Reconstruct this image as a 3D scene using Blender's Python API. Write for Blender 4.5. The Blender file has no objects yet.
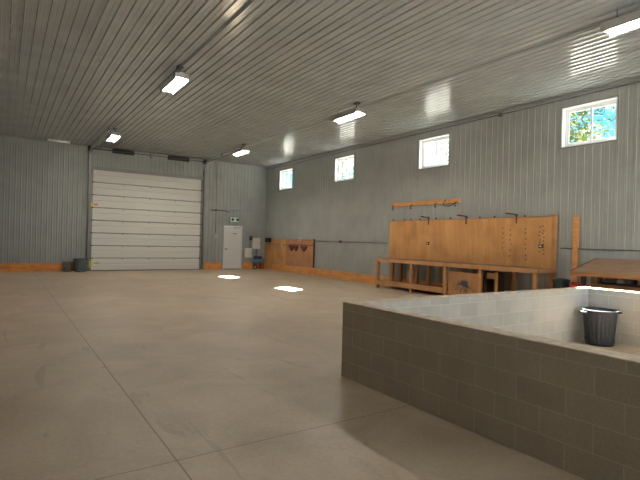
import bpy, bmesh, math, random
from mathutils import Vector, Matrix
R = math.radians
sc = bpy.context.scene
col = sc.collection
rnd = random.Random(7)

# ---------------------------------------------------------------- dimensions (metres)
XL, XR = -.41, 11.755            # side walls
YB, YF = -7.0, 22.856            # rear (behind the camera) and far wall
H = 5.477
PITCH = 0.19                     # rib spacing of the steel panels

# ---------------------------------------------------------------- materials
def mat(name, color=(.5, .5, .5), rough=.6, metal=0., spec=.5):
    m = bpy.data.materials.new(name); m.use_nodes = True
    b = m.node_tree.nodes['Principled BSDF']
    b.inputs['Base Color'].default_value = (*color, 1)
    b.inputs['Roughness'].default_value = rough
    b.inputs['Metallic'].default_value = metal
    b.inputs['Specular IOR Level'].default_value = spec
    return m

class NT:
    def __init__(s, m):
        s.t = m.node_tree; s.b = s.t.nodes['Principled BSDF']
    def n(s, kind, **kw):
        nd = s.t.nodes.new(kind)
        for k, v in kw.items():
            if k in nd.inputs: nd.inputs[k].default_value = v
            else: setattr(nd, k, v)
        return nd
    def l(s, a, b): s.t.links.new(a, b)
    def coord(s, scale=(1, 1, 1), rot=(0, 0, 0), loc=(0, 0, 0)):
        c = s.n('ShaderNodeTexCoord'); mp = s.n('ShaderNodeMapping')
        mp.inputs['Scale'].default_value = scale; mp.inputs['Rotation'].default_value = rot
        mp.inputs['Location'].default_value = loc
        s.l(c.outputs['Object'], mp.inputs['Vector']); return mp.outputs['Vector']
    def noise(s, vec, scale, detail=4, rough=.55, dist=0):
        nd = s.n('ShaderNodeTexNoise'); nd.inputs['Scale'].default_value = scale
        nd.inputs['Detail'].default_value = detail; nd.inputs['Roughness'].default_value = rough
        nd.inputs['Distortion'].default_value = dist
        s.l(vec, nd.inputs['Vector']); return nd.outputs['Fac']
    def ramp(s, fac, stops):
        r = s.n('ShaderNodeValToRGB'); e = r.color_ramp.elements
        while len(e) < len(stops): e.new(.5)
        for i, (p, c) in enumerate(stops):
            e[i].position = p; e[i].color = (*c, 1)
        s.l(fac, r.inputs['Fac']); return r.outputs['Color']
    def mix(s, fac, a, b, blend='MIX'):
        m = s.n('ShaderNodeMix', data_type='RGBA', blend_type=blend)
        if isinstance(fac, (int, float)): m.inputs[0].default_value = fac
        else: s.l(fac, m.inputs[0])
        for v, i in ((a, 6), (b, 7)):
            if isinstance(v, tuple): m.inputs[i].default_value = (*v, 1)
            else: s.l(v, m.inputs[i])
        return m.outputs[2]
    def math(s, op, a, b=None, c=None):
        m = s.n('ShaderNodeMath', operation=op)
        for i, v in enumerate((a, b, c)):
            if v is None: continue
            if isinstance(v, (int, float)): m.inputs[i].default_value = v
            else: s.l(v, m.inputs[i])
        return m.outputs[0]
    def bump(s, h, strength=.2, dist=.01):
        b = s.n('ShaderNodeBump'); b.inputs['Strength'].default_value = strength
        b.inputs['Distance'].default_value = dist
        s.l(h, b.inputs['Height']); s.l(b.outputs[0], s.b.inputs['Normal'])
    def base(s, c): s.l(c, s.b.inputs['Base Color'])

def steel(name, c, rough):
    m = mat(name, c, rough); t = NT(m)
    v = t.coord((1, 1, 1)); n = t.noise(v, 1.3, 3)
    lo = tuple(x * .93 for x in c); hi = tuple(min(1, x * 1.06) for x in c)
    t.base(t.ramp(n, [(.35, lo), (.65, hi)]))
    n2 = t.noise(t.coord((1.2, 1.2, 1.2)), 2.0, 2)
    r = t.math('MULTIPLY_ADD', n2, .10, rough - .05); t.l(r, t.b.inputs['Roughness'])
    return m
M = {}
M['wall'] = steel('painted_steel_wall', (.325, .345, .335), .58)
M['ceiling'] = steel('painted_steel_ceiling', (.44, .475, .50), .14)
M['ceiling'].node_tree.nodes['Principled BSDF'].inputs['Specular IOR Level'].default_value = 1.0
M['trim'] = mat('grey_trim', (.27, .28, .27), .5)

def wood(name, a, b, scale=1.0, axis='Y', rough=.65, knots=True, streak=14):
    m = mat(name, a, rough); t = NT(m)
    sc_ = {'X': (1.2, streak, streak), 'Y': (streak, 1.2, streak), 'Z': (streak, streak, 1.2)}[axis]
    v = t.coord(tuple(x * scale for x in sc_)); n = t.noise(v, 1.0, 6, .6, .6)
    c = t.ramp(n, [(.3, b), (.7, a)])
    if knots:
        v2 = t.coord((1, 1, 1)); n2 = t.noise(v2, 3.1 * scale, 2, .5)
        c = t.mix(t.math('MULTIPLY', t.math('SUBTRACT', n2, .5), 1.6), c, tuple(x * .5 for x in b))
    t.base(c); t.bump(n, .15, .004)
    return m
M['pine'] = wood('orange_pine_board', (.78, .39, .14), (.60, .25, .07))
M['pine_x'] = wood('orange_pine_board_back', (.82, .36, .10), (.64, .23, .05), axis='X')
M['ply'] = wood('plywood_sheet', (.66, .35, .14), (.50, .24, .08), scale=.55, axis='Z', streak=7)
M['ply_red'] = wood('plywood_sheet_reddish', (.50, .25, .13), (.41, .185, .085), scale=.5, axis='Z', streak=6)
M['bench'] = wood('bench_lumber', (.54, .29, .13), (.40, .20, .085), axis='Y')
M['bench_z'] = wood('bench_post_lumber', (.58, .30, .12), (.42, .20, .075), axis='Z')
M['bench_top'] = wood('worn_bench_top', (.30, .18, .10), (.20, .11, .06), axis='Y')
M['brownwood'] = wood('brown_table_wood', (.36, .235, .15), (.28, .175, .11), axis='Y')
M['table_edge'] = wood('table_edge_wood', (.48, .23, .085), (.36, .16, .06), axis='Y')
M['darkwood'] = wood('dark_brown_wood', (.12, .055, .03), (.07, .035, .02), axis='Z')
M['white'] = mat('white_door_paint', (.74, .74, .72), .45)
M['panelwhite'] = mat('sectional_door_white', (.70, .69, .65), .42)
M['vinyl'] = mat('white_vinyl', (.85, .87, .88), .25)
M['galv'] = mat('galvanized_steel', (.42, .43, .43), .38, .7)
M['perf'] = mat('track_bracket_grey', (.23, .23, .22), .5, .4)
M['black'] = mat('black_plastic', (.018, .018, .018), .5)
M['matte'] = mat('matte_black', (.02, .02, .02), 1.0, 0, .1)
M['dark'] = mat('dark_grey_metal', (.06, .06, .06), .5, .3)
M['cream'] = mat('cream_enclosure', (.72, .70, .63), .5)
M['grey'] = mat('grey_box', (.20, .21, .21), .5)
M['seam'] = mat('door_joint_backing_dark', (.10, .10, .09), .8)
M['can'] = mat('charcoal_can_plastic', (.032, .036, .046), .6)
M['can_blue'] = mat('slate_can_plastic', (.09, .12, .135), .5)
M['pail'] = mat('grey_pail_plastic', (.25, .26, .25), .5)
M['greenblack'] = mat('dark_green_plastic', (.012, .022, .015), .6)
M['red'] = mat('red_plastic', (.62, .035, .02), .45)
M['blue'] = mat('blue_paint', (.10, .20, .33), .4)
M['yellow'] = mat('lime_yellow_sticker', (.55, .58, .03), .6)
M['orange'] = mat('orange_sticker', (.80, .25, .02), .6)
M['green'] = mat('green_sign_edge', (.03, .30, .12), .5)
M['leather'] = mat('brown_leather', (.12, .04, .022), .7)
M['rust'] = mat('rusty_steel', (.16, .06, .03), .7, .2)
M['rod'] = mat('conduit_dark', (.12, .12, .12), .5, .3)
M['pipe'] = mat('conduit_grey', (.26, .27, .27), .45, .4)
M['gravel'] = mat('gravel_yard', (.285, .275, .255), .9)
M['bark'] = mat('bark', (.12, .085, .055), .9)
M['lampgrey'] = mat('fixture_enamel', (.38, .38, .37), .5)
M['sill'] = mat('fixture_white', (.80, .80, .78), .4)
M['greycable'] = mat('white_cable', (.55, .55, .55), .5)

def leafmat(name, c, c2):
    m = mat(name, c, .7); t = NT(m)
    oi = t.coord((1, 1, 1)); n = t.noise(oi, .9, 2)
    cc = t.ramp(n, [(.4, c), (.6, c2)]); t.base(cc)
    tr = t.n('ShaderNodeBsdfTranslucent'); t.l(cc, tr.inputs['Color'])
    mx = t.n('ShaderNodeMixShader'); mx.inputs[0].default_value = .5
    out = t.t.nodes['Material Output']
    t.l(t.b.outputs[0], mx.inputs[1]); t.l(tr.outputs[0], mx.inputs[2]); t.l(mx.outputs[0], out.inputs['Surface'])
    return m
M['leaf'] = leafmat('leaf_green', (.026, .060, .008), (.075, .085, .012))
M['leaf_pale'] = leafmat('leaf_pale_green', (.04, .085, .05), (.08, .10, .04))

def emis(name, c, s):
    m = bpy.data.materials.new(name); m.use_nodes = True; nt = m.node_tree; nt.nodes.clear()
    e = nt.nodes.new('ShaderNodeEmission'); e.inputs[0].default_value = (*c, 1); e.inputs[1].default_value = s
    o = nt.nodes.new('ShaderNodeOutputMaterial'); nt.links.new(e.outputs[0], o.inputs[0]); return m
M['tube'] = emis('lit_fluorescent_tube', (1, .93, .84), 165)
M['tube_off'] = mat('unlit_tube', (.8, .8, .78), .3)

# window glass: clear, with a fresnel reflection
m = bpy.data.materials.new('window_glass'); m.use_nodes = True; nt = m.node_tree; nt.nodes.clear()
a = nt.nodes.new('ShaderNodeBsdfTransparent'); a.inputs[0].default_value = (.93, .97, .96, 1)
g = nt.nodes.new('ShaderNodeBsdfGlossy'); g.inputs['Roughness'].default_value = .02
f = nt.nodes.new('ShaderNodeLayerWeight'); f.inputs[0].default_value = .5
pw = nt.nodes.new('ShaderNodeMath'); pw.operation = 'POWER'; pw.inputs[1].default_value = 5
ad = nt.nodes.new('ShaderNodeMath'); ad.operation = 'MULTIPLY_ADD'; ad.inputs[1].default_value = .9; ad.inputs[2].default_value = .06
nt.links.new(f.outputs['Facing'], pw.inputs[0]); nt.links.new(pw.outputs[0], ad.inputs[0]); x = nt.nodes.new('ShaderNodeMixShader'); o = nt.nodes.new('ShaderNodeOutputMaterial')
nt.links.new(ad.outputs[0], x.inputs[0]); nt.links.new(a.outputs[0], x.inputs[1]); nt.links.new(g.outputs[0], x.inputs[2]); nt.links.new(x.outputs[0], o.inputs[0])
M['glass'] = m

# concrete floor
m = mat('concrete_floor', (.4, .33, .27), .5); t = NT(m)
v = t.coord(); sep = t.n('ShaderNodeSeparateXYZ'); t.l(v, sep.inputs[0])
big = t.noise(v, .22, 4, .55, .4); mid = t.noise(v, 1.1, 5, .6, .8); fine = t.noise(v, 26, 5, .65)
c = t.ramp(big, [(.34, (.34, .255, .172)), (.50, (.50, .395, .28)), (.66, (.60, .495, .375))])
c = t.mix(t.math('MULTIPLY', t.math('GREATER_THAN', mid, 0), .62), c,
          t.ramp(mid, [(.30, (.29, .213, .135)), (.52, (.51, .40, .28)), (.70, (.68, .57, .435))]))
c = t.mix(.22, c, t.ramp(fine, [(.3, (.25, .20, .15)), (.7, (.62, .53, .43))]))
streak = t.noise(t.coord((1.6, .35, 1), rot=(0, 0, .5)), 1.4, 5, .6, 1.2)
c = t.mix(t.math('MULTIPLY', t.math('GREATER_THAN', streak, .64), .28), c, (.24, .18, .13))
spots = t.noise(v, 2.3, 1, .4)
c = t.mix(t.math('MULTIPLY', t.math('SMOOTH_MIN', 1.0, t.math('MULTIPLY', t.math('MAXIMUM', t.math('SUBTRACT', spots, .74), 0), 14), .01), .55), c, (.16, .12, .09))
def line(coordsock, at, w):
    d = t.math('ABSOLUTE', t.math('SUBTRACT', coordsock, at)); return t.math('LESS_THAN', d, w)
wob = t.math('MULTIPLY', t.math('SUBTRACT', t.noise(v, 2.0, 3), .5), .02)
sx = t.math('ADD', sep.outputs[0], wob); sy = t.math('ADD', sep.outputs[1], wob)
j1 = line(sx, 1.067, .0065); j2 = line(sy, 3.359, .0055); j3 = line(sy, 12.9, .006)
j = t.math('MAXIMUM', j1, j2)
c = t.mix(t.math('MULTIPLY', j, .6), c, (.06, .04, .025))
t.base(c)
rr = t.ramp(mid, [(.3, (.38, .38, .38)), (.7, (.58, .58, .58))]); t.l(rr, t.b.inputs['Roughness'])
t.bump(t.math('SUBTRACT', t.math('MULTIPLY', fine, .25), j), .25, .006)
M['floor'] = m

# concrete block; runs along local X or Y, courses up Z
def blockmat(name, axis, c1, c2, mortar):
    m = mat(name, c1, .85); t = NT(m)
    v = t.coord(); sep = t.n('ShaderNodeSeparateXYZ'); t.l(v, sep.inputs[0])
    cb = t.n('ShaderNodeCombineXYZ')
    t.l(t.math('ADD', sep.outputs[0 if axis == 'X' else 1], 20.0 + (.0 if axis == 'X' else .037)), cb.inputs[0])
    t.l(t.math('ADD', sep.outputs[2], .0), cb.inputs[1])
    b = t.n('ShaderNodeTexBrick'); t.l(cb.outputs[0], b.inputs['Vector'])
    b.inputs['Scale'].default_value = 1; b.inputs['Brick Width'].default_value = .39; b.inputs['Row Height'].default_value = .197
    b.inputs['Mortar Size'].default_value = .0045; b.inputs['Mortar Smooth'].default_value = .3
    b.offset = .5; b.inputs['Color1'].default_value = (*c1, 1); b.inputs['Color2'].default_value = (*c2, 1)
    b.inputs['Mortar'].default_value = (*mortar, 1)
    n = t.noise(v, 60, 4, .7); n2 = t.noise(v, 2.5, 4)
    c = t.mix(.35, b.outputs['Color'], t.ramp(n2, [(.3, tuple(x * .75 for x in c1)), (.7, tuple(min(1, x * 1.25) for x in c1))]))
    c = t.mix(.12, c, t.ramp(n, [(.3, (.1, .1, .1)), (.7, (.8, .8, .8))]))
    t.base(c)
    t.bump(t.math('SUBTRACT', t.math('MULTIPLY', n, .3), b.outputs['Fac']), .5, .006)
    return m
M['block_y'] = blockmat('concrete_block_lengthwise', 'Y', (.38, .32, .24), (.32, .265, .195), (.50, .46, .40))
M['block_x'] = blockmat('concrete_block_crosswise', 'X', (.38, .32, .24), (.32, .265, .195), (.50, .46, .40))
M['inner_y'] = blockmat('bounce_lit_block_lengthwise', 'Y', (.70, .665, .60), (.58, .55, .50), (.92, .90, .84))  # paler copies of the block with sun bounce put into the colour
M['inner_x'] = blockmat('bounce_lit_block_crosswise', 'X', (.70, .665, .60), (.58, .55, .50), (.92, .90, .84))
m = mat('worn_cap_top', (.5, .43, .35), .85); t = NT(m)
n = t.noise(t.coord(), 9, 5, .65); t.base(t.ramp(n, [(.3, (.46, .385, .30)), (.55, (.66, .565, .45)), (.8, (.74, .66, .55))])); t.bump(n, .3, .004)
M['cap'] = m

# ---------------------------------------------------------------- mesh builder
class MB:
    def __init__(s): s.bm = bmesh.new()
    def box(s, x0, x1, y0, y1, z0, z1, bev=0):
        vs = [s.bm.verts.new((x, y, z)) for x in (x0, x1) for y in (y0, y1) for z in (z0, z1)]
        fs = [(0, 1, 3, 2), (4, 6, 7, 5), (0, 4, 5, 1), (2, 3, 7, 6), (0, 2, 6, 4), (1, 5, 7, 3)]
        faces = [s.bm.faces.new([vs[i] for i in f]) for f in fs]
        bmesh.ops.recalc_face_normals(s.bm, faces=faces)
        if bev:
            es = list({e for f in faces for e in f.edges})
            bmesh.ops.bevel(s.bm, geom=es, offset=bev, segments=2, affect='EDGES', profile=.5)
        return s
    def beam(s, a, b, w, h, up=(0, 0, 1)):
        a, b = Vector(a), Vector(b); d = (b - a).normalized(); u = Vector(up)
        sd = d.cross(u).normalized(); u = sd.cross(d).normalized(); vs = []
        for p in (a, b):
            for i, j in ((-1, -1), (1, -1), (1, 1), (-1, 1)): vs.append(s.bm.verts.new(p + sd * i * w / 2 + u * j * h / 2))
        fs = [s.bm.faces.new([vs[i] for i in f]) for f in ((0, 1, 2, 3), (7, 6, 5, 4), (0, 4, 5, 1), (1, 5, 6, 2), (2, 6, 7, 3), (3, 7, 4, 0))]
        bmesh.ops.recalc_face_normals(s.bm, faces=fs); return s
    def tube(s, pts, r, n=10, closed_ends=True):
        pts = [Vector(p) for p in pts]; rings = []
        rs = r if isinstance(r, (list, tuple)) else [r] * len(pts)
        for i, p in enumerate(pts):
            d = (pts[min(i + 1, len(pts) - 1)] - pts[max(i - 1, 0)]).normalized()
            ref = Vector((0, 0, 1)) if abs(d.z) < .9 else Vector((1, 0, 0))
            a = d.cross(ref).normalized(); b = a.cross(d).normalized()
            rings.append([s.bm.verts.new(p + (a * math.cos(2 * math.pi * k / n) + b * math.sin(2 * math.pi * k / n)) * rs[i]) for k in range(n)])
        fs = []
        for A, B in zip(rings, rings[1:]):
            for k in range(n): fs.append(s.bm.faces.new((A[k], A[(k + 1) % n], B[(k + 1) % n], B[k])))
        if closed_ends: fs.append(s.bm.faces.new(rings[0])); fs.append(s.bm.faces.new(rings[-1][::-1]))
        for f in fs: f.smooth = n > 6
        if closed_ends: fs[-1].smooth = fs[-2].smooth = False
        bmesh.ops.recalc_face_normals(s.bm, faces=fs); return s
    def lathe(s, c, prof, n=48, mod=None):
        cx, cy, cz = c; rings = []
        for i, (r, z) in enumerate(prof):
            ring = []
            for k in range(n):
                rr = r + (mod(i, k) if mod else 0); a = 2 * math.pi * k / n
                ring.append(s.bm.verts.new((cx + rr * math.cos(a), cy + rr * math.sin(a), cz + z)))
            rings.append(ring)
        fs = []
        for A, B in zip(rings, rings[1:]):
            for k in range(n):
                f = s.bm.faces.new((A[k], A[(k + 1) % n], B[(k + 1) % n], B[k])); f.smooth = True; fs.append(f)
        fs.append(s.bm.faces.new(rings[0])); fs.append(s.bm.faces.new(rings[-1]))
        bmesh.ops.recalc_face_normals(s.bm, faces=fs); return s
    def quad(s, *ps):
        s.bm.faces.new([s.bm.verts.new(p) for p in ps]); return s
    def build(s, name, material, parent=None, kind=None, origin=None):
        off = Vector((0, 0, 0))
        if parent is not None: off = worldloc(parent)
        elif origin is not None: off = Vector(origin)
        if off.length: bmesh.ops.translate(s.bm, verts=s.bm.verts, vec=-off)
        me = bpy.data.meshes.new(name); s.bm.to_mesh(me); s.bm.free()
        mats = material if isinstance(material, list) else [material]
        for q in mats: me.materials.append(M[q])
        o = bpy.data.objects.new(name, me); col.objects.link(o)
        if parent is not None: o.parent = parent
        else: o.location = off
        if kind: o['kind'] = kind
        return o
def worldloc(o):
    v = Vector((0, 0, 0))
    while o is not None: v += Vector(o.location); o = o.parent
    return v
def tag(o, label=None, cat=None, group=None, kind=None):
    for k, v in (('label', label), ('category', cat), ('group', group), ('kind', kind)):
        if v: o[k] = v
    return o
def empty(name, loc, *a, **k):
    o = bpy.data.objects.new(name, None); col.objects.link(o); o.location = loc; o.empty_display_size = .1
    return tag(o, *a, **k)
def copy_tree(o, parent=None):
    c = o.copy(); col.objects.link(c); c.parent = parent
    for ch in [q for q in bpy.data.objects if q.parent == o]: copy_tree(ch, c)
    return c

# ---------------------------------------------------------------- ribbed steel sheets
def profile(u0, u1, phase=0.0, rh=.030):
    pts = []; k = math.floor((u0 - phase) / PITCH) - 1
    while True:
        c = phase + k * PITCH
        if c > u1 + PITCH: break
        pts += [(c - .022, 0), (c - .014, rh), (c + .014, rh), (c + .022, 0),
                (c + .085, 0), (c + .090, .0035), (c + .100, .0035), (c + .105, 0)]
        k += 1
    out = [(u0, 0)] + [p for p in pts if u0 < p[0] < u1] + [(u1, 0)]
    return out
def depth_at(prof, u):
    for (a, da), (b, db) in zip(prof, prof[1:]):
        if a <= u <= b: return da + (db - da) * ((u - a) / (b - a) if b > a else 0)
    return 0
def sheet(name, fn, u0, u1, v0, v1, material, openings=(), phase=0.0):
    prof = profile(u0, u1, phase, .030 if name == 'ceiling' else .013 if name == 'wall_right' else .021)
    us = sorted({p[0] for p in prof} | {u for o in openings for u in o[:2]})
    b = MB(); ds = {u: depth_at(prof, u) for u in us}
    for a, c in zip(us, us[1:]):
        mid = (a + c) / 2
        cuts = sorted([(o[2], o[3]) for o in openings if o[0] < mid < o[1]])
        iv = []; s = v0
        for (p, q) in cuts:
            if p > s: iv.append((s, p))
            s = q
        if s < v1: iv.append((s, v1))
        for p, q in iv: b.quad(fn(a, ds[a], p), fn(c, ds[c], p), fn(c, ds[c], q), fn(a, ds[a], q))
    bmesh.ops.remove_doubles(b.bm, verts=b.bm.verts, dist=1e-5)
    return b.build(name, material, kind='structure')

WIN = [20.77, 15.89, 10.96, 5.99, 1.05, -3.9]     # window centres along the right wall
WW, WZ0, WZ1 = 1.27, 4.12, 5.08
DX0, DX1, DZ = 3.14, 8.20, 4.45                    # overhead door
sheet('ceiling', lambda u, d, v: (u, v, H - d), XL - .1, XR + .1, YB - .1, YF + .1, 'ceiling', phase=.05)
sheet('wall_back', lambda u, d, v: (u, YF - d, v), XL, XR, 0, H, 'wall', [(DX0, DX1, -1, DZ), (9.36, 10.34, -1, 2.21)])
sheet('wall_right', lambda u, d, v: (XR - d, u, v), YB, YF, 0, H, 'wall', [(y - WW / 2, y + WW / 2, WZ0, WZ1) for y in WIN])
sheet('wall_left', lambda u, d, v: (XL + d, u, v), YB, YF, 0, H, 'wall')
sheet('wall_front', lambda u, d, v: (u, YB + d, v), XL, XR, 0, H, 'wall', [(1.5, 9.8, -1, 4.45)])
MB().box(XL - .2, XR + .2, YB - .2, YF + .2, -.12, 0).build('floor', 'floor', kind='structure')
MB().box(-30, 90, -60, 110, -.5, -.35).build('ground', 'gravel', kind='structure')
# baseboards
MB().box(XL, 2.98, YF - .062, YF - .022, 0, .34).box(8.33, 9.27, YF - .062, YF - .022, 0, .35).box(10.42, XR - .03, YF - .062, YF - .022, 0, .36).build('baseboard_back', 'pine_x', kind='structure')
MB().box(XR - .064, XR - .022, YB, YF - .02, 0, .33).build('baseboard_right', 'pine', kind='structure')
MB().box(XL + .022, XL + .06, YB, YF - .07, 0, .34).build('baseboard_left', 'pine', kind='structure')
# corner and eave trims
MB().box(XR - .05, XR - .001, YF - .05, YF - .001, .36, H - .03).build('trim_1', 'trim', kind='structure')
MB().box(XR - .06, XR, YB, YF, H - .07, H - .022).build('trim_2', 'trim', kind='structure')
MB().box(XL, XR, YF - .05, YF, H - .06, H - .022).build('trim_3', 'trim', kind='structure')
MB().box(DX0 - .14, DX1 + .02, YF - .09, YF - .023, DZ - .02, DZ + .13).build('trim_4', 'trim', kind='structure')

# ---------------------------------------------------------------- windows
class SB(MB):          # builder for a window: x is measured outwards from the wall plane
    def __init__(s, wx, sg): MB.__init__(s); s.wx, s.sg = wx, sg
    def box(s, x0, x1, *a):
        p, q = s.wx + s.sg * x0, s.wx + s.sg * x1
        return MB.box(s, min(p, q), max(p, q), *a)
    def quad(s, *ps): return MB.quad(s, *[(s.wx + s.sg * p[0], p[1], p[2]) for p in ps])
for i, (sg, y) in enumerate([(1, y) for y in WIN]):
    WX = XR if sg > 0 else XL
    e = empty('window_%d' % (i + 1), (WX, y, WZ0), kind='structure')
    y0, y1 = y - WW / 2, y + WW / 2; f = .045; X1 = .17
    b = SB(WX, sg)   # reveal lining
    b.box(-.024, X1, y0 - .02, y0, WZ0 - .02, WZ1 + .02).box(-.024, X1, y1, y1 + .02, WZ0 - .02, WZ1 + .02)
    b.box(-.024, X1, y0, y1, WZ0 - .02, WZ0).box(-.024, X1, y0, y1, WZ1, WZ1 + .02); b.build('reveal', 'vinyl', e)
    b = SB(WX, sg); q = .035   # grey trim round the opening
    b.box(-.034, -.018, y0 - .02 - q, y0 - .02, WZ0 - .02 - q, WZ1 + .02 + q).box(-.034, -.018, y1 + .02, y1 + .02 + q, WZ0 - .02 - q, WZ1 + .02 + q)
    b.box(-.034, -.018, y0 - .02, y1 + .02, WZ0 - .02 - q, WZ0 - .02).box(-.034, -.018, y0 - .02, y1 + .02, WZ1 + .02, WZ1 + .02 + q); b.build('surround', 'trim', e)
    b = SB(WX, sg)
    b.box(X1 - .07, X1, y0, y0 + f, WZ0, WZ1).box(X1 - .07, X1, y1 - f, y1, WZ0, WZ1).box(X1 - .07, X1, y0 + f, y1 - f, WZ0, WZ0 + f).box(X1 - .07, X1, y0 + f, y1 - f, WZ1 - f, WZ1)
    b.build('window_frame', 'vinyl', e)
    for k, (a, c, xx) in enumerate(((y0 + f, y + .03, X1 - .035), (y - .03, y1 - f, X1 - .06))):
        b = SB(WX, sg); s = .05
        b.box(xx, xx + .024, a, a + s, WZ0 + f, WZ1 - f).box(xx, xx + .024, c - s, c, WZ0 + f, WZ1 - f).box(xx, xx + .024, a + s, c - s, WZ0 + f, WZ0 + f + s).box(xx, xx + .024, a + s, c - s, WZ1 - f - s, WZ1 - f)
        sash = b.build('sash', 'vinyl', e)
        SB(WX, sg).quad((xx + .012, a + s, WZ0 + f + s), (xx + .012, c - s, WZ0 + f + s), (xx + .012, c - s, WZ1 - f - s), (xx + .012, a + s, WZ1 - f - s)).build('pane', 'glass', sash)

# ---------------------------------------------------------------- sectional overhead door
d1 = empty('door_1', ((DX0 + DX1) / 2, YF, 0), kind='structure')
NS = 8; sh = DZ / NS
for k in range(NS):
    z0 = k * sh + .014; z1 = (k + 1) * sh - .014; b = MB()
    # pressed profile: two shallow grooves per section
    zs = [z0, z0 + .012, z0 + sh * .46, z0 + sh * .49, z0 + sh * .53, z0 + sh * .56, z1 - .012, z1]
    ds = [.022, 0, 0, .016, .016, 0, 0, .022]
    Y = YF - .02
    for (za, da), (zb, db) in zip(zip(zs, ds), zip(zs[1:], ds[1:])):
        b.quad((DX0 + .09, Y + da, za), (DX1 - .10, Y + da, za), (DX1 - .10, Y + db, zb), (DX0 + .09, Y + db, zb))
    b.box(DX0 + .09, DX1 - .10, Y + .015, Y + .055, z0, z1)
    sec = b.build('door_section', 'panelwhite', d1)
    if k < NS - 1:
        for hx in (4.52, 5.68, 6.86): MB().box(hx - .035, hx + .035, Y - .012, Y - .002, z1 - .05, z1 + .05, .004).tube([(hx - .045, Y - .018, z1 + .006), (hx + .045, Y - .018, z1 + .006)], .012, 8).build('hinge', 'galv', sec)
MB().box(DX0 - .15, DX1 + .15, YF + .036, YF + .08, -.05, DZ + .15).build('joint_backing', 'seam', d1)  # dark sheet added behind the sections, darkens the joints and blocks sun leaks
for k in range(1, NS):
    MB().box(DX0 + .02, DX0 + .16, YF - .06, YF - .035, k * sh - .02, k * sh + .02).build('roller_bracket', 'dark', d1)
    MB().box(DX1 - .17, DX1 - .03, YF - .06, YF - .035, k * sh - .02, k * sh + .02).build('roller_bracket', 'dark', d1)
MB().box(DX0 - .02, DX0 + .09, YF - .05, YF - .03, 0, DZ).build('side_angle', 'perf', d1)
MB().box(DX1 - .10, DX1 + .02, YF - .05, YF - .03, 0, DZ).build('side_angle', 'perf', d1)
MB().box(DX0 + .09, DX1 - .10, YF - .03, YF, 0, .02).build('bottom_seal', 'black', d1)
for x in (DX0 - .085, DX1 + .03):
    b = MB(); b.tube([(x, YF - .12, .02), (x, YF - .12, 4.98)] + [(x, YF - .12 - .3 * (1 - math.cos(a)), 4.98 + .3 * math.sin(a)) for a in (.3, .6, .9, 1.2, 1.57)] + [(x, YF - 4.6, 5.28)], .03, 8)
    b.build('lift_track', 'galv' if x < 5 else 'pipe', d1)
    b = MB(); b.box(x - .03, x + .03, YF - .10, YF - .025, .02, 4.9); b.build('track_angle', 'galv' if x < 5 else 'rod', d1)
    for yy in (YF - 2.3, YF - 4.45):
        MB().box(x - .02, x + .02, yy - .02, yy + .02, 5.31, H - .02).build('track_hanger', 'dark', d1)
    MB().tube([(x - .07, YF - .15, 5.33), (x + .07, YF - .15, 5.33)], .12, 16).build('cable_drum', 'dark', d1)
MB().tube([(DX0 - .1, YF - .15, 5.33), (DX1 + .05, YF - .15, 5.33)], .016, 8).build('torsion_shaft', 'matte', d1)
for x0, x1 in ((3.97, 4.88), (6.42, 7.42)):
    b = MB(); n = 26
    b.tube([(x0 + (x1 - x0) * k / (2 * n), YF - .15, 5.33) for k in range(2 * n + 1)], [.105 if k % 2 else .095 for k in range(2 * n + 1)], 14)
    b.build('torsion_spring', 'black', d1)
MB().box(5.62, 5.70, YF - .19, YF - .02, 5.22, 5.42).build('bearing_plate', 'perf', d1)
for nm, c_, bx in (('warning_sticker', 'yellow', (3.17, 3.25, 2.80, 3.0)), ('warning_sticker', 'orange', (3.28, 3.44, 2.88, 2.95)), ('warning_sticker', 'yellow', (3.15, 3.25, .14, .44)), ('warning_sticker', 'yellow', (3.36, 3.56, .29, .37))):
    MB().box(bx[0], bx[1], YF - .054, YF - .0505, bx[2], bx[3]).build(nm, c_, d1) if bx[1] < 3.26 else MB().box(bx[0], bx[1], YF - .026, YF - .021, bx[2], bx[3]).build(nm, c_, d1)

# ---------------------------------------------------------------- personnel door
d2 = empty('door_2', (9.85, YF, 0), kind='structure')
MB().box(9.40, 10.30, YF - .035, YF + .01, .02, 2.17, .003).build('door_leaf', 'white', d2)
b = MB(); b.box(9.34, 9.395, YF - .06, YF + .03, 0, 2.23).box(10.305, 10.36, YF - .06, YF + .03, 0, 2.23).box(9.395, 10.305, YF - .06, YF + .03, 2.175, 2.23); b.build('door_frame', 'white', d2)
MB().box(9.395, 10.305, YF - .07, YF + .05, 0, .02).build('threshold', 'dark', d2)
b = MB(); b.tube([(9.47, YF - .035, 1.03), (9.47, YF - .05, 1.03)], .035, 14).tube([(9.47, YF - .05, 1.03), (9.47, YF - .095, 1.03), (9.48, YF - .1, 1.03), (9.58, YF - .1, 1.03)], .013, 8); b.build('door_handle', 'dark', d2)
MB().box(9.85, 10.08, YF - .038, YF - .0355, 1.80, 1.84).build('door_label', 'perf', d2)
MB().box(9.9, 10.25, YF - .12, YF - .036, 2.11, 2.16).build('door_closer', 'galv', d2)

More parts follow.
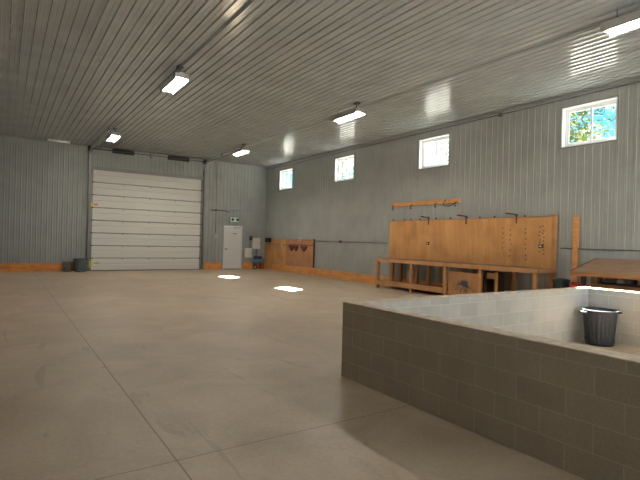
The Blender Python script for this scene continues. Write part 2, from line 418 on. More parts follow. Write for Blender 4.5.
# ---------------------------------------------------------------- light fixtures
LZ = 5.17
def fixture(x, y, label, group='hanging tube lights'):
    e = empty('hanging_light', (x, y, LZ + .06), label, 'light', group)
    L = .63
    b = MB(); b.box(x - .15, x + .15, y - L, y + L, LZ + .045, LZ + .075, .004); b.box(x - .06, x + .06, y - L + .02, y + L - .02, LZ + .075, LZ + .11, .004); b.build('housing', 'lampgrey', e)
    for sgn in (-1, 1):
        b = MB(); b.beam((x + sgn * .148, y - L, LZ), (x + sgn * .148, y + L, LZ - .009), .006, .138); b.build('reflector', 'lampgrey', e)
    for yy in (y - L, y + L):
        MB().box(x - .15, x + .15, yy - .004, yy + .004, LZ - .03, LZ + .045).build('end_cap', 'lampgrey', e)
    for dx in (-.034, .034):
        tb = MB().tube([(x + dx, y - L + .03, LZ), (x + dx, y + L - .03, LZ)], .016, 8).build('fluorescent_tube', 'tube', e)
        for s in (-1, 1): MB().tube([(x + dx, y + s * (L - .03), LZ), (x + dx, y + s * (L - .004), LZ)], .018, 8).build('tube_holder', 'sill', tb)
    for s in (-1, 1):
        MB().tube([(x, y + s * .45, LZ + .08), (x, y + s * .45, H - .02)], .006, 6).build('hanging_rod', 'dark', e)
    MB().box(x - .06, x + .06, y - .53, y - .35, H - .075, H - .02, .006).build('mounting_box', 'dark', e)
    MB().tube([(x + .02, y - .40, H - .07), (x + .03, y - .38, H - .17), (x + .02, y - .33, LZ + .08)], .012, 6).build('power_cord', 'dark', e)
    return e
f0 = fixture(3.25, 11.2, 'brightest tube light of the left row, in the middle of the ceiling')
for x, y, lb in ((3.27, 18.8, 'small lit tube light hanging in front of the big white door'),
                 (8.1, 18.35, 'farthest tube light of the right row, nearest the white entry door'),
                 (8.1, 10.9, 'middle tube light of the right row, above the gap between the centre windows'),
                 (8.15, 3.3, 'nearest tube light of the right row, cut by the top right edge'),
                 (3.35, -4.1, 'tube light of the left row behind the viewpoint'), (8.25, -4.2, 'tube light of the right row behind the viewpoint')):
    c = copy_tree(f0); c.location = (x, y, LZ + .06); c['label'] = lb
    if y < 0: c['group'] = 'tube lights behind the viewpoint'
# unlit strip over the left part of the far wall
e = empty('strip_light', (1.85, YF - .5, H - .02), 'unlit narrow white strip light close to the far wall, left of the big door', 'light')
MB().box(1.43, 2.27, YF - .54, YF - .46, H - .075, H - .022, .005).build('housing', 'sill', e)
MB().tube([(1.46, YF - .5, H - .095), (2.24, YF - .5, H - .095)], .016, 8).build('fluorescent_tube', 'tube_off', e)

# ---------------------------------------------------------------- conduits and pipes
def conduit(name, pts, r, m, label, cat='conduit', group=None, boxes=()):
    o = MB().tube(pts, r, 8)
    o = o.build(name, m, origin=pts[0]); tag(o, label, cat, group)
    for (cx, cy, cz) in boxes:
        MB().box(cx - .05, cx + .05, cy - .05, cy + .05, cz - .05, cz + .05, .006).build('junction_box', m, o)
    return o
conduit('ceiling_conduit', [(3.28, YF - .35, H - .045), (3.28, YB + .2, H - .04)], .013, 'pipe', 'long thin conduit along the ceiling over the left row of lights', group=None)
conduit('ceiling_conduit', [(8.42, YF - .35, H - .045), (8.42, YB + .2, H - .045)], .018, 'pipe', 'long thin conduit along the ceiling over the right row of lights')
conduit('wall_conduit', [(XR - .05, YF - .1, 5.315), (XR - .05, YB + .2, 5.315)], .018, 'rod', 'dark conduit high on the right wall just under the ceiling', boxes=[(XR - .05, 8.42, 5.30)])
conduit('wall_conduit', [(XR - .04, 17.9, 1.56), (XR - .04, 13.08, 1.56)], .012, 'rod', 'thin conduit on the right wall between the two plywood boards', boxes=[(XR - .045, 16.0, 1.56)])
conduit('wall_conduit', [(XR - .04, 6.58, 1.555), (XR - .04, -2, 1.52)], .013, 'rod', 'thin conduit on the right wall above the sloped table')
conduit('wall_conduit', [(8.62, YF - .045, 2.98), (9.45, YF - .045, 2.98), (9.62, YF - .045, 2.90)], .026, 'rod', 'short thick dark conduit on the far wall above and left of the exit sign')
conduit('wall_conduit', [(9.62, YF - .04, 3.02), (11.5, YF - .04, 3.04), (11.5, YF - .04, 1.62)], .012, 'pipe', 'thin bent conduit running right from the exit sign and down to the electrical boxes')
conduit('wall_conduit', [(8.9, YF - .045, 5.35), (8.9, YF - .045, 1.80)], .012, 'rod', 'vertical conduit on the far wall coming down to the small switch box', boxes=[(8.9, YF - .05, 2.98)])
tag(MB().box(8.80, 9.02, YF - .09, YF - .022, 1.55, 1.80, .008).build('switch_box', 'galv', origin=(8.9, YF - .03, 1.67)), 'small grey switch box on the far wall between big door and entry door', 'switch box')

# exit sign with two lamp heads
e = empty('exit_sign', (9.9, YF - .022, 2.5), 'white green-edged emergency exit light above the entry door', 'sign')
MB().box(9.64, 10.16, YF - .085, YF - .024, 2.39, 2.68, .008).build('housing', 'green', e)
MB().box(9.675, 10.125, YF - .092, YF - .086, 2.42, 2.655).build('sign_face', 'vinyl', e)
for dx in (-.135, .135):
    MB().tube([(9.9 + dx, YF - .093, 2.55), (9.9 + dx, YF - .15, 2.545)], [.05, .075], 16).build('lamp_head', 'black', e)

# electrical boxes by the corner
def ebox(name, x0, x1, z0, z1, d, m, label, cat):
    e = empty(name, ((x0 + x1) / 2, YF - .022, z0), label, cat)
    MB().box(x0, x1, YF - .022 - d, YF - .024, z0, z1, .006).build('enclosure', m, e)
    MB().box(x0 + .025, x1 - .025, YF - .03 - d, YF - .0225 - d, z0 + .03, z1 - .03, .003).build('cover', m, e)
    MB().box(x1 - .05, x1 - .03, YF - .045 - d, YF - .03 - d, (z0 + z1) / 2 - .04, (z0 + z1) / 2 + .04).build('latch', 'grey', e)
ebox('electrical_panel', 10.95, 11.38, 1.06, 1.63, .12, 'cream', 'upper cream electrical panel on the far wall near the corner', 'electrical panel')
ebox('electrical_panel', 10.50, 10.90, .60, 1.09, .12, 'cream', 'lower cream electrical panel right of the white entry door', 'electrical panel')
ebox('control_box', 10.78, 10.94, 1.50, 1.72, .07, 'dark', 'small dark control box left of the upper electrical panel', 'control box')
conduit('wall_conduit', [(10.84, YF - .05, 1.50), (10.84, YF - .05, 1.10)], .014, 'pipe', 'short conduit between the dark control box and the lower panel')
conduit('wall_conduit', [(11.2, YF - .05, 1.06), (11.2, YF - .05, .60)], .02, 'rod', 'short dark conduit dropping from the upper electrical panel')
# black loudspeaker-like box in the corner
e = empty('wall_speaker', (XR - .08, 22.2, 1.42), 'small black box mounted high at the corner end of the reddish plywood', 'speaker')
MB().box(XR - .28, XR - .10, 22.0, 22.4, 1.42, 1.66, .03).build('body', 'black', e)
MB().box(XR - .1, XR - .066, 22.15, 22.25, 1.5, 1.6).build('bracket', 'dark', e)
# air compressor on the floor
e = empty('air_compressor', (11.3, 22.45, 0), 'small blue air compressor on the floor in the far right corner', 'compressor')
MB().tube([(10.98, 22.45, .42), (11.02, 22.45, .42), (11.52, 22.45, .42), (11.56, 22.45, .42)], [.06, .13, .13, .06], 18).build('tank', 'blue', e)
MB().box(11.08, 11.3, 22.36, 22.54, .55, .68, .02).tube([(11.3, 22.45, .61), (11.5, 22.45, .61)], .07, 14).build('motor', 'dark', e)
for xx in (11.08, 11.46):
    for ya, yb in ((22.35, 22.42), (22.55, 22.48)): MB().beam((xx, ya, 0.0), (xx, yb, .34), .03, .03).build('stand_leg', 'black', e)
MB().tube([(11.08, 22.31, .12), (11.12, 22.31, .12)], .11, 18).build('wheel', 'black', e)
MB().tube([(11.07, 22.31, .12), (11.075, 22.31, .12)], .07, 16).build('wheel_hub', 'sill', e)
b = MB(); b.tube([(11.56, 22.45, .48), (11.64, 22.42, .55), (11.62, 22.4, .25), (11.6, 22.38, .03)], .015, 8); b.build('hose', 'black', e)

e.location.x -= .17
# ---------------------------------------------------------------- reddish plywood on the right wall
e = empty('plywood_board', (XR - .06, 20.4, .34), 'reddish plywood sheathing low on the right wall by the far corner', 'board')
MB().box(XR - .062, XR - .024, 20.50, YF - .08, .34, 1.60).build('plywood_panel', 'ply', e)
MB().box(XR - .062, XR - .024, 18.02, 20.49, .34, 1.61).build('plywood_panel', 'ply_red', e)
MB().box(XR - .075, XR - .024, 17.96, 18.015, .34, 1.64).build('edge_strip', 'darkwood', e)
e_wire = conduit('wall_conduit', [(XR - .08, YF - .2, 1.36), (XR - .08, 20.9, 1.31), (XR - .08, 19.0, 1.36), (XR - .08, 18.0, 1.34)], .012, 'rod', 'thin dark cable sagging across the reddish plywood')
for y, z, lb in ((20.95, 1.30, 'left small white outlet box on the reddish plywood'), (19.1, 1.60, 'small white outlet box on the top edge of the reddish plywood')):
    o = MB().box(XR - .13, XR - .064, y - .07, y + .07, z - .06, z + .06, .008).build('outlet_box', 'cream', origin=(XR - .07, y, z)); tag(o, lb, 'outlet')
    MB().box(XR - .135, XR - .131, y - .035, y + .035, z - .035, z + .035).build('socket', 'dark', o)
def tool_belt(y, w, lb):
    e = empty('leather_pouch', (XR - .1, y, 1.30), lb, 'leather pouch', 'pouches hung on the plywood')
    b = MB(); pts = [(-.5, 0), (.5, 0), (.42, -.10), (.16, -.26), (0, -.30), (-.16, -.26), (-.42, -.10)]
    fr = [b.bm.verts.new((XR - .115, y + p[0] * w, 1.30 + p[1] * .85)) for p in pts]; bk = [b.bm.verts.new((XR - .068, y + p[0] * w, 1.30 + p[1] * .85)) for p in pts]
    b.bm.faces.new(fr); b.bm.faces.new(bk[::-1])
    for k in range(len(pts)): b.bm.faces.new((fr[k], bk[k], bk[(k + 1) % len(pts)], fr[(k + 1) % len(pts)]))
    bmesh.ops.recalc_face_normals(b.bm, faces=b.bm.faces); b.build('pouch', 'leather', e)
    for s in (-1, 1): MB().tube([(XR - .09, y + s * w * .35, 1.30), (XR - .08, y + s * w * .2, 1.38)], .012, 6).build('strap', 'leather', e)
tool_belt(19.92, .50, 'leftmost of the three brown leather pouches hanging on the plywood')
tool_belt(19.50, .34, 'middle of the three brown leather pouches, small, on the plywood')
tool_belt(18.80, .52, 'rightmost of the three brown leather pouches hanging on the plywood')

# ---------------------------------------------------------------- workbench
e = empty('workbench', (11.3, 9.7, 0), 'long wooden workbench with posts and low shelf against the right wall', 'workbench')
BX0, BX1, BY0, BY1, BZ = 10.88, XR - .12, 6.68, 12.70, 1.03
b = MB()
for k in range(5):
    w = (BX1 - BX0) / 5
    b.box(BX0 + k * w + .003, BX0 + (k + 1) * w - .003, BY0, BY1, BZ - .04, BZ, .003)
b.build('bench_top', 'bench_top', e)
MB().box(BX0 - .03, BX0 + .008, BY0 - .01, BY1 + .01, BZ - .115, BZ + .004, .004).build('front_rail', 'bench', e)
MB().box(BX0 + .01, BX1, BY0 - .035, BY0 - .002, BZ - .10, BZ + .002, .004).build('end_rail', 'bench', e)
MB().box(BX0 + .01, BX1, BY1 + .002, BY1 + .035, BZ - .10, BZ + .002, .004).build('end_rail', 'bench', e)
for y in (12.66, 11.02, 9.62, 8.38, 6.76):
    MB().box(BX0 + .01, BX0 + .10, y - .045, y + .045, 0, BZ - .045, .004).build('leg', 'bench_z', e)
for y in (12.62, 12.2, 11.42, 10.88, 9.0, 7.75, 6.76):
    MB().box(BX1 - .10, BX1 - .02, y - .045, y + .045, 0, BZ - .045, .004).build('leg', 'bench_z', e)
MB().box(BX0 - .02, BX0 + .008, 9.64, 12.72, .13, .29, .004).build('lower_rail', 'bench', e)
MB().box(BX0 + .10, BX1 - .02, 9.70, 12.60, .20, .225).build('lower_shelf', 'bench_top', e)
# stained plywood crate under the bench
e = empty('plywood_crate', (11.2, 9.0, 0), 'plywood-fronted crate with a dark scorched emblem under the workbench', 'crate')
MB().box(BX0 + .13, BX1 - .12, 8.47, 9.54, .02, .70, .004).build('body', 'darkwood', e)
m_ = mat('marked_plywood', (.4, .2, .09), .7); t = NT(m_)
v = t.coord((1, 1, 1)); g_ = t.noise(t.coord((6, 6, 6)), 1.6, 5, .7, 1.5)
sp = t.n('ShaderNodeSeparateXYZ'); t.l(v, sp.inputs[0])
def gauss(cy, cz, ry, rz):
    a_ = t.math('POWER', t.math('DIVIDE', t.math('SUBTRACT', sp.outputs[1], cy), ry), 2)
    b_ = t.math('POWER', t.math('DIVIDE', t.math('SUBTRACT', sp.outputs[2], cz), rz), 2)
    return t.math('SUBTRACT', 1, t.math('ADD', a_, b_))
s1 = t.math('GREATER_THAN', t.math('ADD', t.math('MULTIPLY', gauss(-.03, .46, .24, .13), 1.2), t.math('MULTIPLY', t.math('SUBTRACT', g_, .5), 3)), .55)
s2 = t.math('GREATER_THAN', t.math('ADD', t.math('MULTIPLY', gauss(.0, .36, .60, .28), 1.1), t.math('MULTIPLY', t.math('SUBTRACT', g_, .5), 6)), .95)
wv = t.noise(t.coord((7, 7, 1)), 1, 5, .6, .5)
cc = t.ramp(wv, [(.3, (.36, .17, .07)), (.7, (.48, .25, .11))])
cc = t.mix(t.math('MULTIPLY', s2, .8), cc, (.07, .05, .03)); cc = t.mix(s1, cc, (.025, .028, .04)); t.base(cc)
M['marked'] = m_
MB().box(BX0 + .105, BX0 + .128, 8.45, 9.555, .10, .79, .003).build('front_panel', 'marked', e)
# open box in the next bay
e = empty('wooden_box', (11.3, 8.2, 0), 'open-fronted wooden box with dark inside under the bench, right of the crate', 'box')
b = MB(); b.box(BX0 + .25, BX1 - .12, 8.03, 8.06, .02, .84).box(BX0 + .25, BX1 - .12, 8.37, 8.40, .02, .84).box(BX1 - .14, BX1 - .12, 8.06, 8.37, .02, .84).box(BX0 + .25, BX1 - .14, 8.06, 8.37, .02, .05)
b.build('body', 'darkwood', e)
MB().box(BX0 + .23, BX0 + .25, 8.03, 8.31, .66, .84, .003).build('front_board', 'bench', e)
MB().box(BX0 + .215, BX0 + .248, 7.95, 8.04, .0, .86, .003).build('corner_post', 'bench_z', e)

# backboard
e = empty('plywood_backboard', (XR - .06, 9.8, BZ), 'tall orange plywood backboard standing behind the long workbench', 'board')
PX0, PX1 = XR - .088, XR - .055
b = MB()
for y in (12.88, 11.78, 10.5, 9.26, 8.0, 6.8): b.box(PX1 + .001, XR - .024, y - .04, y + .04, .3, 2.34)
b.build('stud_frame', 'bench_z', e)
for a_, c_ in ((11.75, 12.93), (9.255, 11.745), (6.80, 9.25)):
    MB().box(PX0, PX1, a_, c_, BZ + .005, 2.345, .002).build('plywood_panel', 'ply', e)
MB().box(PX0 - .03, XR - .024, 6.68, 6.79, .12, 2.40, .004).build('end_post', 'bench_z', e)
MB().box(PX0 - .012, XR - .024, 6.80, 12.93, 2.347, 2.372, .003).build('top_strip', 'bench', e)
for y in (12.72, 12.15, 11.83, 11.4, 10.7, 10.1, 9.45, 9.0, 8.5, 7.55):
    MB().tube([(PX0 - .02, y, 2.37), (PX0 - .02, y, 2.42)], .022, 8).build('peg', 'darkwood', e)
for y, n_, z0_ in ((7.02, 9, 1.40), (7.12, 7, 1.45), (7.52, 7, 1.22), (7.98, 6, 1.3), (8.22, 5, 1.5)):
    for k in range(n_):
        zz = z0_ + k * (2.2 - z0_) / n_ + rnd.uniform(-.03, .03); yy = y + rnd.uniform(-.02, .02)
        MB().box(PX0 - .012, PX0 - .0005, yy - .014, yy + .014, zz - .018, zz + .018).build('nail', 'dark', e)
for y, lb in ((11.03, 'small dark outlet on the left part of the tall backboard'), (7.08, 'small pale and black outlet at the right end of the tall backboard')):
    o = MB().box(PX0 - .04, PX0 - .001, y - .05, y + .05, 1.54, 1.64, .005).build('outlet_box', 'black', origin=(PX0, y, 1.55)); tag(o, lb, 'outlet')
    MB().box(PX0 - .045, PX0 - .041, y - .03, y + .015, 1.57, 1.61).build('socket', 'vinyl', o)
def bracket(y, L, lb):
    o = empty('bracket_arm', (PX0, y, 2.42), lb, 'bracket', 'rusty arms on top of the backboard')
    MB().beam((PX0 - .005, y, 2.435), (PX0 - L, y, 2.455), .05, .03).build('arm', 'rust', o)
    MB().box(PX0 - .035, PX0 - .013, y - .03, y + .03, 2.374, 2.46, .005).build('mounting_plate', 'dark', o)
    MB().box(PX0 - .03, PX0 - .013, y - .02, y + .02, 2.2, 2.372, .002).build('strap', 'rust', o)
bracket(11.02, .38, 'left rusty arm sticking out over the tall backboard')
bracket(9.50, .42, 'middle rusty arm sticking out over the tall backboard')
bracket(7.80, .50, 'right rusty arm sticking out over the tall backboard')

# rack board with hooks above
e = empty('hook_rack', (XR - .05, 11.3, 2.9), 'long orange board with hooks on the right wall above the backboard', 'rack')
MB().box(XR - .068, XR - .022, 9.80, 12.88, 2.875, 3.005, .004).build('board', 'pine', e)
for y in (12.76, 11.85, 10.74, 9.92):
    MB().tube([(XR - .07, y, 2.90), (XR - .13, y, 2.86), (XR - .14, y, 2.80), (XR - .10, y, 2.765)], .022, 8).build('hook', 'rust', e)
b = MB(); b.tube([(XR - .08, 10.32, 3.0), (XR - .085, 10.38, 2.93), (XR - .085, 10.44, 2.86), (XR - .10, 10.4, 2.80), (XR - .1, 10.2, 2.77), (XR - .09, 10.05, 2.81), (XR - .085, 9.98, 2.86)], .014, 6)
o = b.build('hanging_cord', 'dark', parent=e); tag(o); # over the right end of the hook rack', 'cord')

# upright board right of the backboard
tag(MB().box(XR - .07, XR - .024, 6.14, 6.27, .34, 2.365, .004).build('upright_board', 'pine', origin=(XR - .05, 6.18, .33)), 'narrow upright wooden board on the right wall, between backboard and sloped table', 'board')

# ---------------------------------------------------------------- sloped table at the right
e = empty('sloped_table', (11.2, 4.4, 0), 'brown sloped-top wooden table against the right wall, cut by the frame', 'table')
TY0, TY1 = 3.1, 5.70; A = Vector((10.56, 0, 1.05)); B = Vector((XR - .03, 0, 1.345))
b = MB(); n_ = Vector((-(B.z - A.z), 0, B.x - A.x)).normalized()
vs = []
for y in (TY0, TY1):
    for p in (A, B, B - n_ * .03, A - n_ * .03): vs.append(b.bm.verts.new((p.x, y, p.z)))
for f_ in ((0, 1, 2, 3), (7, 6, 5, 4), (0, 4, 5, 1), (1, 5, 6, 2), (2, 6, 7, 3), (3, 7, 4, 0)): b.bm.faces.new([vs[i] for i in f_])
bmesh.ops.recalc_face_normals(b.bm, faces=b.bm.faces); b.build('table_top', 'brownwood', e)
MB().box(A.x - .03, A.x - .002, TY0 - .01, TY1 + .01, .965, 1.055, .004).build('front_edge', 'table_edge', e)
b = MB()
vs = []
for y in (TY1, TY1 + .02):
    for p, dz in ((A, .006), (B, .006), (B, -.06), (A, -.06)): vs.append(b.bm.verts.new((p.x, y, p.z + dz)))
for f_ in ((0, 1, 2, 3), (7, 6, 5, 4), (0, 4, 5, 1), (1, 5, 6, 2), (2, 6, 7, 3), (3, 7, 4, 0)): b.bm.faces.new([vs[i] for i in f_])
bmesh.ops.recalc_face_normals(b.bm, faces=b.bm.faces); b.build('side_edge', 'darkwood', e)
for y in (5.58, 3.25):
    MB().box(10.86, 10.94, y - .04, y + .04, 0, 1.08, .004).build('leg', 'darkwood', e)
    MB().box(XR - .17, XR - .09, y - .04, y + .04, 0, 1.25, .004).build('leg', 'darkwood', e)
MB().box(11.0, XR - .1, 3.3, 5.44, .735, .775).build('shelf', 'darkwood', e)
MB().box(10.965, 11.0, 3.28, 5.46, .71, .79, .004).build('shelf_front', 'table_edge', e)
MB().box(10.97, 11.03, 5.40, 5.46, .0, .97, .003).build('post', 'table_edge', e)
MB().box(10.97, 11.03, 4.1, 4.15, .79, .98, .003).build('post', 'table_edge', e)
MB().box(11.1, 11.13, 3.3, 5.35, .776, .83).build('shelf_lip', 'dark', e)
# things on that shelf
tag(MB().tube([(11.3, 4.98, .776), (11.3, 4.98, .86), (11.3, 4.98, .90), (11.3, 4.98, .94)], [.07, .075, .05, .03], 16).build('white_jug', 'cream', origin=(11.3, 4.98, .776)), 'small pale jug on the shelf under the sloped table', 'jug')
for k, (yy, cm, lb) in enumerate(((4.72, 'darkwood', 'left dark upright board end on the shelf under the sloped table'), (4.60, 'bench', 'middle light brown upright board end on the shelf under the sloped table'), (4.46, 'leather', 'right reddish upright board end on the shelf under the sloped table'))):
    tag(MB().box(11.25, 11.6, yy - .035, yy + .035, .776, .99, .003).build('board_offcut', cm, origin=(11.4, yy, .776)), lb, 'board', 'offcuts on the table shelf')
tag(MB().box(11.15, 11.5, 5.12, 5.32, .776, .86, .01).build('small_box', 'pipe', origin=(11.3, 5.2, .776)), 'small grey box on the left end of the shelf under the sloped table', 'box')
# dark green bin and red cans
e = empty('storage_bin', (11.25, 6.29, 0), 'dark green-black storage bin on the floor between workbench and sloped table', 'bin')
b = MB(); b.lathe((11.25, 6.29, 0), [(.01, .0), (.15, .0), (.155, .02), (.18, .73), (.18, .745)], 24, mod=None); b.build('body', 'greenblack', e)
b = MB(); b.lathe((11.25, 6.29, 0), [(.185, .747), (.195, .76), (.195, .785), (.17, .815), (.02, .83)], 24); b.build('lid', 'greenblack', e)
tag(MB().box(11.05, 11.55, 5.64, 6.07, .0, .42, .006).build('low_crate', 'darkwood', origin=(11.4, 5.8, 0)), 'low dark wooden crate on the floor under the left end of the sloped table', 'crate')
def gascan(y, w, h, lb):
    e = empty('fuel_can', (11.38, y, .42), lb, 'fuel can', 'red fuel cans')
    MB().box(11.25, 11.5, y - w / 2, y + w / 2, .421, .421 + h, .03).build('body', 'red', e)
    b = MB(); b.tube([(11.38, y - w * .3, .42 + h), (11.38, y - w * .2, .46 + h), (11.38, y + w * .15, .46 + h), (11.38, y + w * .25, .42 + h)], .013, 8); b.build('handle', 'red', e)
    MB().tube([(11.38, y + w * .38, .41 + h), (11.38, y + w * .38, .45 + h)], .02, 10).build('cap', 'black', e)
gascan(5.99, .22, .30, 'larger red fuel can left of the sloped table leg')
gascan(5.68, .17, .27, 'smaller red fuel can right of the sloped table leg')

# ---------------------------------------------------------------- concrete block enclosure
PXo0, PXo1, PYo1, PYo0, PZ, T = 3.3616, 8.79, 4.507, -1.2, .88, .2
e = empty('block_enclosure', (3.3616, 4.507, 0), 'waist-high rectangular enclosure of grey concrete blocks on the right of the floor', 'enclosure')
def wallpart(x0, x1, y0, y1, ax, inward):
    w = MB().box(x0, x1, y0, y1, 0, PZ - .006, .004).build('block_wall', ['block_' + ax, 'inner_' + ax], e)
    for p in w.data.polygons:                       # inside faces take the paler block colour, standing in for bounced sunlight
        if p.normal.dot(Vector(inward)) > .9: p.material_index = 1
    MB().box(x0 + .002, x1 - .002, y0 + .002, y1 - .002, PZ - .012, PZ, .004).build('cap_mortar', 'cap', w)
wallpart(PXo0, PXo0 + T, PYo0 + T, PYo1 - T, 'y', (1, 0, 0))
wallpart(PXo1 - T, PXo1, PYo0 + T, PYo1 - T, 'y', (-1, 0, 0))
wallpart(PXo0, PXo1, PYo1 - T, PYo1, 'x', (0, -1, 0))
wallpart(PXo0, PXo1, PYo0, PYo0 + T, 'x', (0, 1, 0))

# ribbed garbage can inside it
def ribbed(cx, cy, z, r0, r1, h, n=60, amp=.006):
    prof = [(.001, .012), (r0 - .01, .012), (r0, 0.0), (r0 + .003, .03), (r0 + .01, .08)]
    prof += [(r0 + (r1 - r0) * k / 8 * .93, .08 + (h - .16) * k / 8) for k in range(1, 9)]
    prof += [(r1, h - .06), (r1 + .004, h - .03), (r1 + .012, h - .022), (r1 + .016, h - .01), (r1 + .012, h), (r1 + .004, h - .004), (r1 - .006, h - .03), (r0 - .006, .03), (.001, .026)]
    def mod(i, k): return (amp if (k // 3) % 2 == 0 else -amp) if 4 <= i <= 12 else 0
    return MB().lathe((cx, cy, z), prof, n * 2, mod)
CX, CY = 8.245, 3.94
e = empty('garbage_can', (CX, CY, 0), 'charcoal ribbed garbage can without lid inside the block enclosure', 'garbage can')
ribbed(CX, CY, 0, .205, .248, .575, 60, .006).build('body', 'can', e)
for s in (-1, 1):
    dx, dy = .8311 * s, -.5555 * s
    o1 = (.25, .31, .31, .25); w_ = (-.09, -.07, .07, .09)
    b = MB(); b.tube([(CX + dx * q - dy * w, CY + dy * q + dx * w, .53) for q, w in zip(o1, w_)], .014, 8)
    b.beam((CX + dx * .255, CY + dy * .255, .535), (CX + dx * .315, CY + dy * .315, .525), .15, .012); b.build('handle', 'black', e)
tag(MB().lathe((7.95, 3.15, 0), [(.001, 0), (.03, .002), (.035, .015), (.02, .03), (.001, .032)], 9).build('stone_chip', 'dark', origin=(7.95, 3.15, 0)), 'tiny dark chip lying on the floor in front of the garbage can', 'debris')

# ---------------------------------------------------------------- pails by the big door
e = empty('garbage_can', (2.78, 22.42, 0), 'dark slate tapered garbage can on the floor left of the big white door', 'garbage can')
ribbed(2.78, 22.42, 0, .22, .27, .57, 40, .003).build('body', 'can_blue', e)
e = empty('pail', (2.28, 22.55, 0), 'small pale grey pail beside the dark garbage can', 'pail')
MB().lathe((2.28, 22.55, 0), [(.001, .01), (.14, .0), (.175, .40), (.185, .41), (.18, .42), (.165, .40), (.13, .02), (.001, .018)], 28).build('body', 'pail', e)
b = MB(); b.tube([(2.28 + .18 * math.cos(a), 22.55 - .02, .40 - .17 * math.sin(a)) for a in [math.pi * k / 8 for k in range(9)]], .006, 6); b.bm.verts.ensure_lookup_table()
bmesh.ops.translate(b.bm, verts=b.bm.verts, vec=(0, -.16, 0)); b.build('handle', 'galv', e)
tag(MB().beam((2.52, 22.77, 0), (2.60, 22.77, .38), .03, .12, up=(1, 0, 0)).build('wood_offcut', 'pine_x', origin=(2.56, 22.77, 0)), 'short wood offcut leaning on the far wall between pail and dark can', 'board')

# ---------------------------------------------------------------- trees outside the windows
def tree(x, y, h, cr, n, m, lb, trunk=.14, spread=1.0, seed=1):
    rr = random.Random(seed)
    e = empty('broadleaf_tree', (x, y, -.35), lb, 'tree', 'trees outside the windows')
    b = MB(); b.tube([(x, y, -.35), (x + .1, y, h * .4), (x, y + .1, h * .75), (x, y, h)], [trunk, trunk * .8, trunk * .5, .03], 8)
    for k in range(9):
        a = rr.uniform(0, 6.28); z = h * rr.uniform(.45, .85); L = cr * rr.uniform(.6, .95)
        b.tube([(x, y, z), (x + L * .5 * math.cos(a), y + L * .5 * math.sin(a), z + .4), (x + L * math.cos(a), y + L * math.sin(a), z + 1.0)], [.05, .03, .012], 6)
    b.build('trunk', 'bark', e)
    b = MB(); cl = []
    for k in range(26):
        while True:
            p = Vector((rr.uniform(-1, 1), rr.uniform(-1, 1), rr.uniform(-1, 1)))
            if p.length < 1: break
        cl.append(Vector((x, y, h * .72)) + Vector((p.x * cr, p.y * cr, p.z * h * .42)))
    for k in range(n):
        c = rr.choice(cl); d = Vector((rr.gauss(0, 1), rr.gauss(0, 1), rr.gauss(0, .7))) * .48 * spread
        p = c + d; s = rr.uniform(.07, .15)
        u = Vector((rr.uniform(-1, 1), rr.uniform(-1, 1), rr.uniform(-1, 1))).normalized(); w = u.orthogonal().normalized()
        b.quad(p - u * s, p + w * s * .55, p + u * s, p - w * s * .55)
    b.build('crown', m, e)
tree(21.5, 12.6, 9.5, 2.6, 9000, 'leaf', 'green leafy tree seen through the nearest window', seed=3)
tree(24.5, 21.0, 9.0, 1.7, 1500, 'leaf_pale', 'loose yellow-green tree seen through the second nearest window', seed=5)
tree(25, 34.0, 11, 2.8, 2200, 'leaf_pale', 'pale green tree seen through the second farthest window', seed=8)
tree(23, 42.5, 11, 2.8, 1500, 'leaf_pale', 'pale tree seen through the farthest window', seed=11)

# ---------------------------------------------------------------- daylight
w = bpy.data.worlds.new('World'); sc.world = w; w.use_nodes = True; nt = w.node_tree; nt.nodes.clear()
SD = Vector((3.95, 2.43, 4.42)).normalized()          # towards the sun
tc = nt.nodes.new('ShaderNodeTexCoord'); sp_ = nt.nodes.new('ShaderNodeSeparateXYZ'); nt.links.new(tc.outputs['Generated'], sp_.inputs[0])
cr = nt.nodes.new('ShaderNodeValToRGB'); nt.links.new(sp_.outputs[2], cr.inputs[0])
for e_, (p_, c_) in zip([cr.color_ramp.elements[0], cr.color_ramp.elements[1], cr.color_ramp.elements.new(.25)], ((0, (.42, .80, 1.0)), (1, (.05, .30, .85)), (.25, (.10, .50, 1.0)))):
    e_.position = p_; e_.color = (*c_, 1)
mp_ = nt.nodes.new('ShaderNodeMapping'); mp_.inputs['Scale'].default_value = (1, 1, 2.6); nt.links.new(tc.outputs['Generated'], mp_.inputs[0])
nz = nt.nodes.new('ShaderNodeTexNoise'); nz.inputs['Scale'].default_value = 3.2; nz.inputs['Detail'].default_value = 5; nt.links.new(mp_.outputs[0], nz.inputs[0])
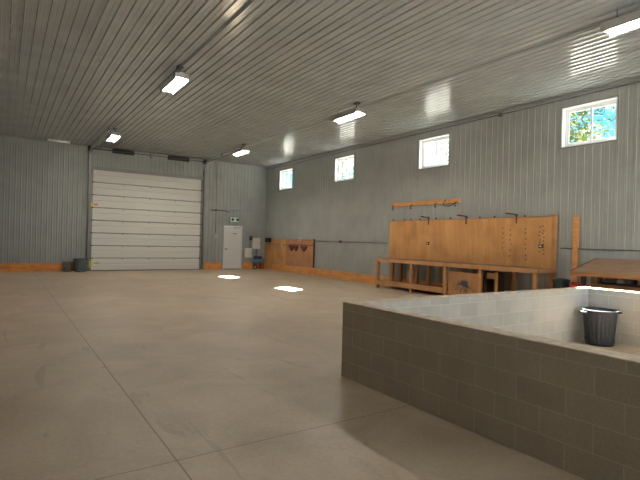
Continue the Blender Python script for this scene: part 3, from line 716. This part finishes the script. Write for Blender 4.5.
c2 = nt.nodes.new('ShaderNodeValToRGB'); nt.links.new(nz.outputs['Fac'], c2.inputs[0]); c2.color_ramp.elements[0].position = .50; c2.color_ramp.elements[1].position = .66
mx_ = nt.nodes.new('ShaderNodeMix'); mx_.data_type = 'RGBA'; nt.links.new(c2.outputs[0], mx_.inputs[0]); nt.links.new(cr.outputs[0], mx_.inputs[6]); mx_.inputs[7].default_value = (1.9, 2.0, 2.1, 1)
bg = nt.nodes.new('ShaderNodeBackground'); bg.inputs[1].default_value = 1.15
o = nt.nodes.new('ShaderNodeOutputWorld'); nt.links.new(mx_.outputs[2], bg.inputs[0]); nt.links.new(bg.outputs[0], o.inputs[0])
sl = bpy.data.lights.new('sun', 'SUN'); sl.energy = 150; sl.angle = R(.6); sl.color = (1, .95, .86)
so = bpy.data.objects.new('sun', sl); col.objects.link(so); so.rotation_euler = SD.to_track_quat('Z', 'Y').to_euler(); so.location = (40, 30, 45)

# ---------------------------------------------------------------- camera
cam = bpy.data.cameras.new('camera'); cam.sensor_width = 36; cam.sensor_fit = 'HORIZONTAL'; cam.lens = 474.469 * 36 / 640
cam.clip_end = 300; cam.clip_start = .05
co = bpy.data.objects.new('camera', cam); col.objects.link(co)
r_ = Vector((0.8311115, -0.55549691, 0.02601651)); u_ = Vector((-0.0219781, 0.01393607, 0.99966132)); f_ = Vector((0.555671344, 0.831401807, 0.000626337746))
mw = Matrix.Identity(4)
for i in range(3): mw[i][0] = r_[i]; mw[i][1] = u_[i]; mw[i][2] = -f_[i]
mw[0][3], mw[1][3], mw[2][3] = 0, 0, 1.5975
co.matrix_world = mw
sc.camera = co

vs_ = sc.view_settings; vs_.view_transform = 'Standard'; vs_.look = 'None'; vs_.gamma = 1; vs_.use_curve_mapping = False; vs_.exposure = .74
cy = sc.cycles
cy.use_denoising = True; cy.max_bounces = 12; cy.diffuse_bounces = 6; cy.glossy_bounces = 4; cy.transparent_max_bounces = 16
cy.sample_clamp_indirect = 6; cy.caustics_reflective = False; cy.caustics_refractive = False
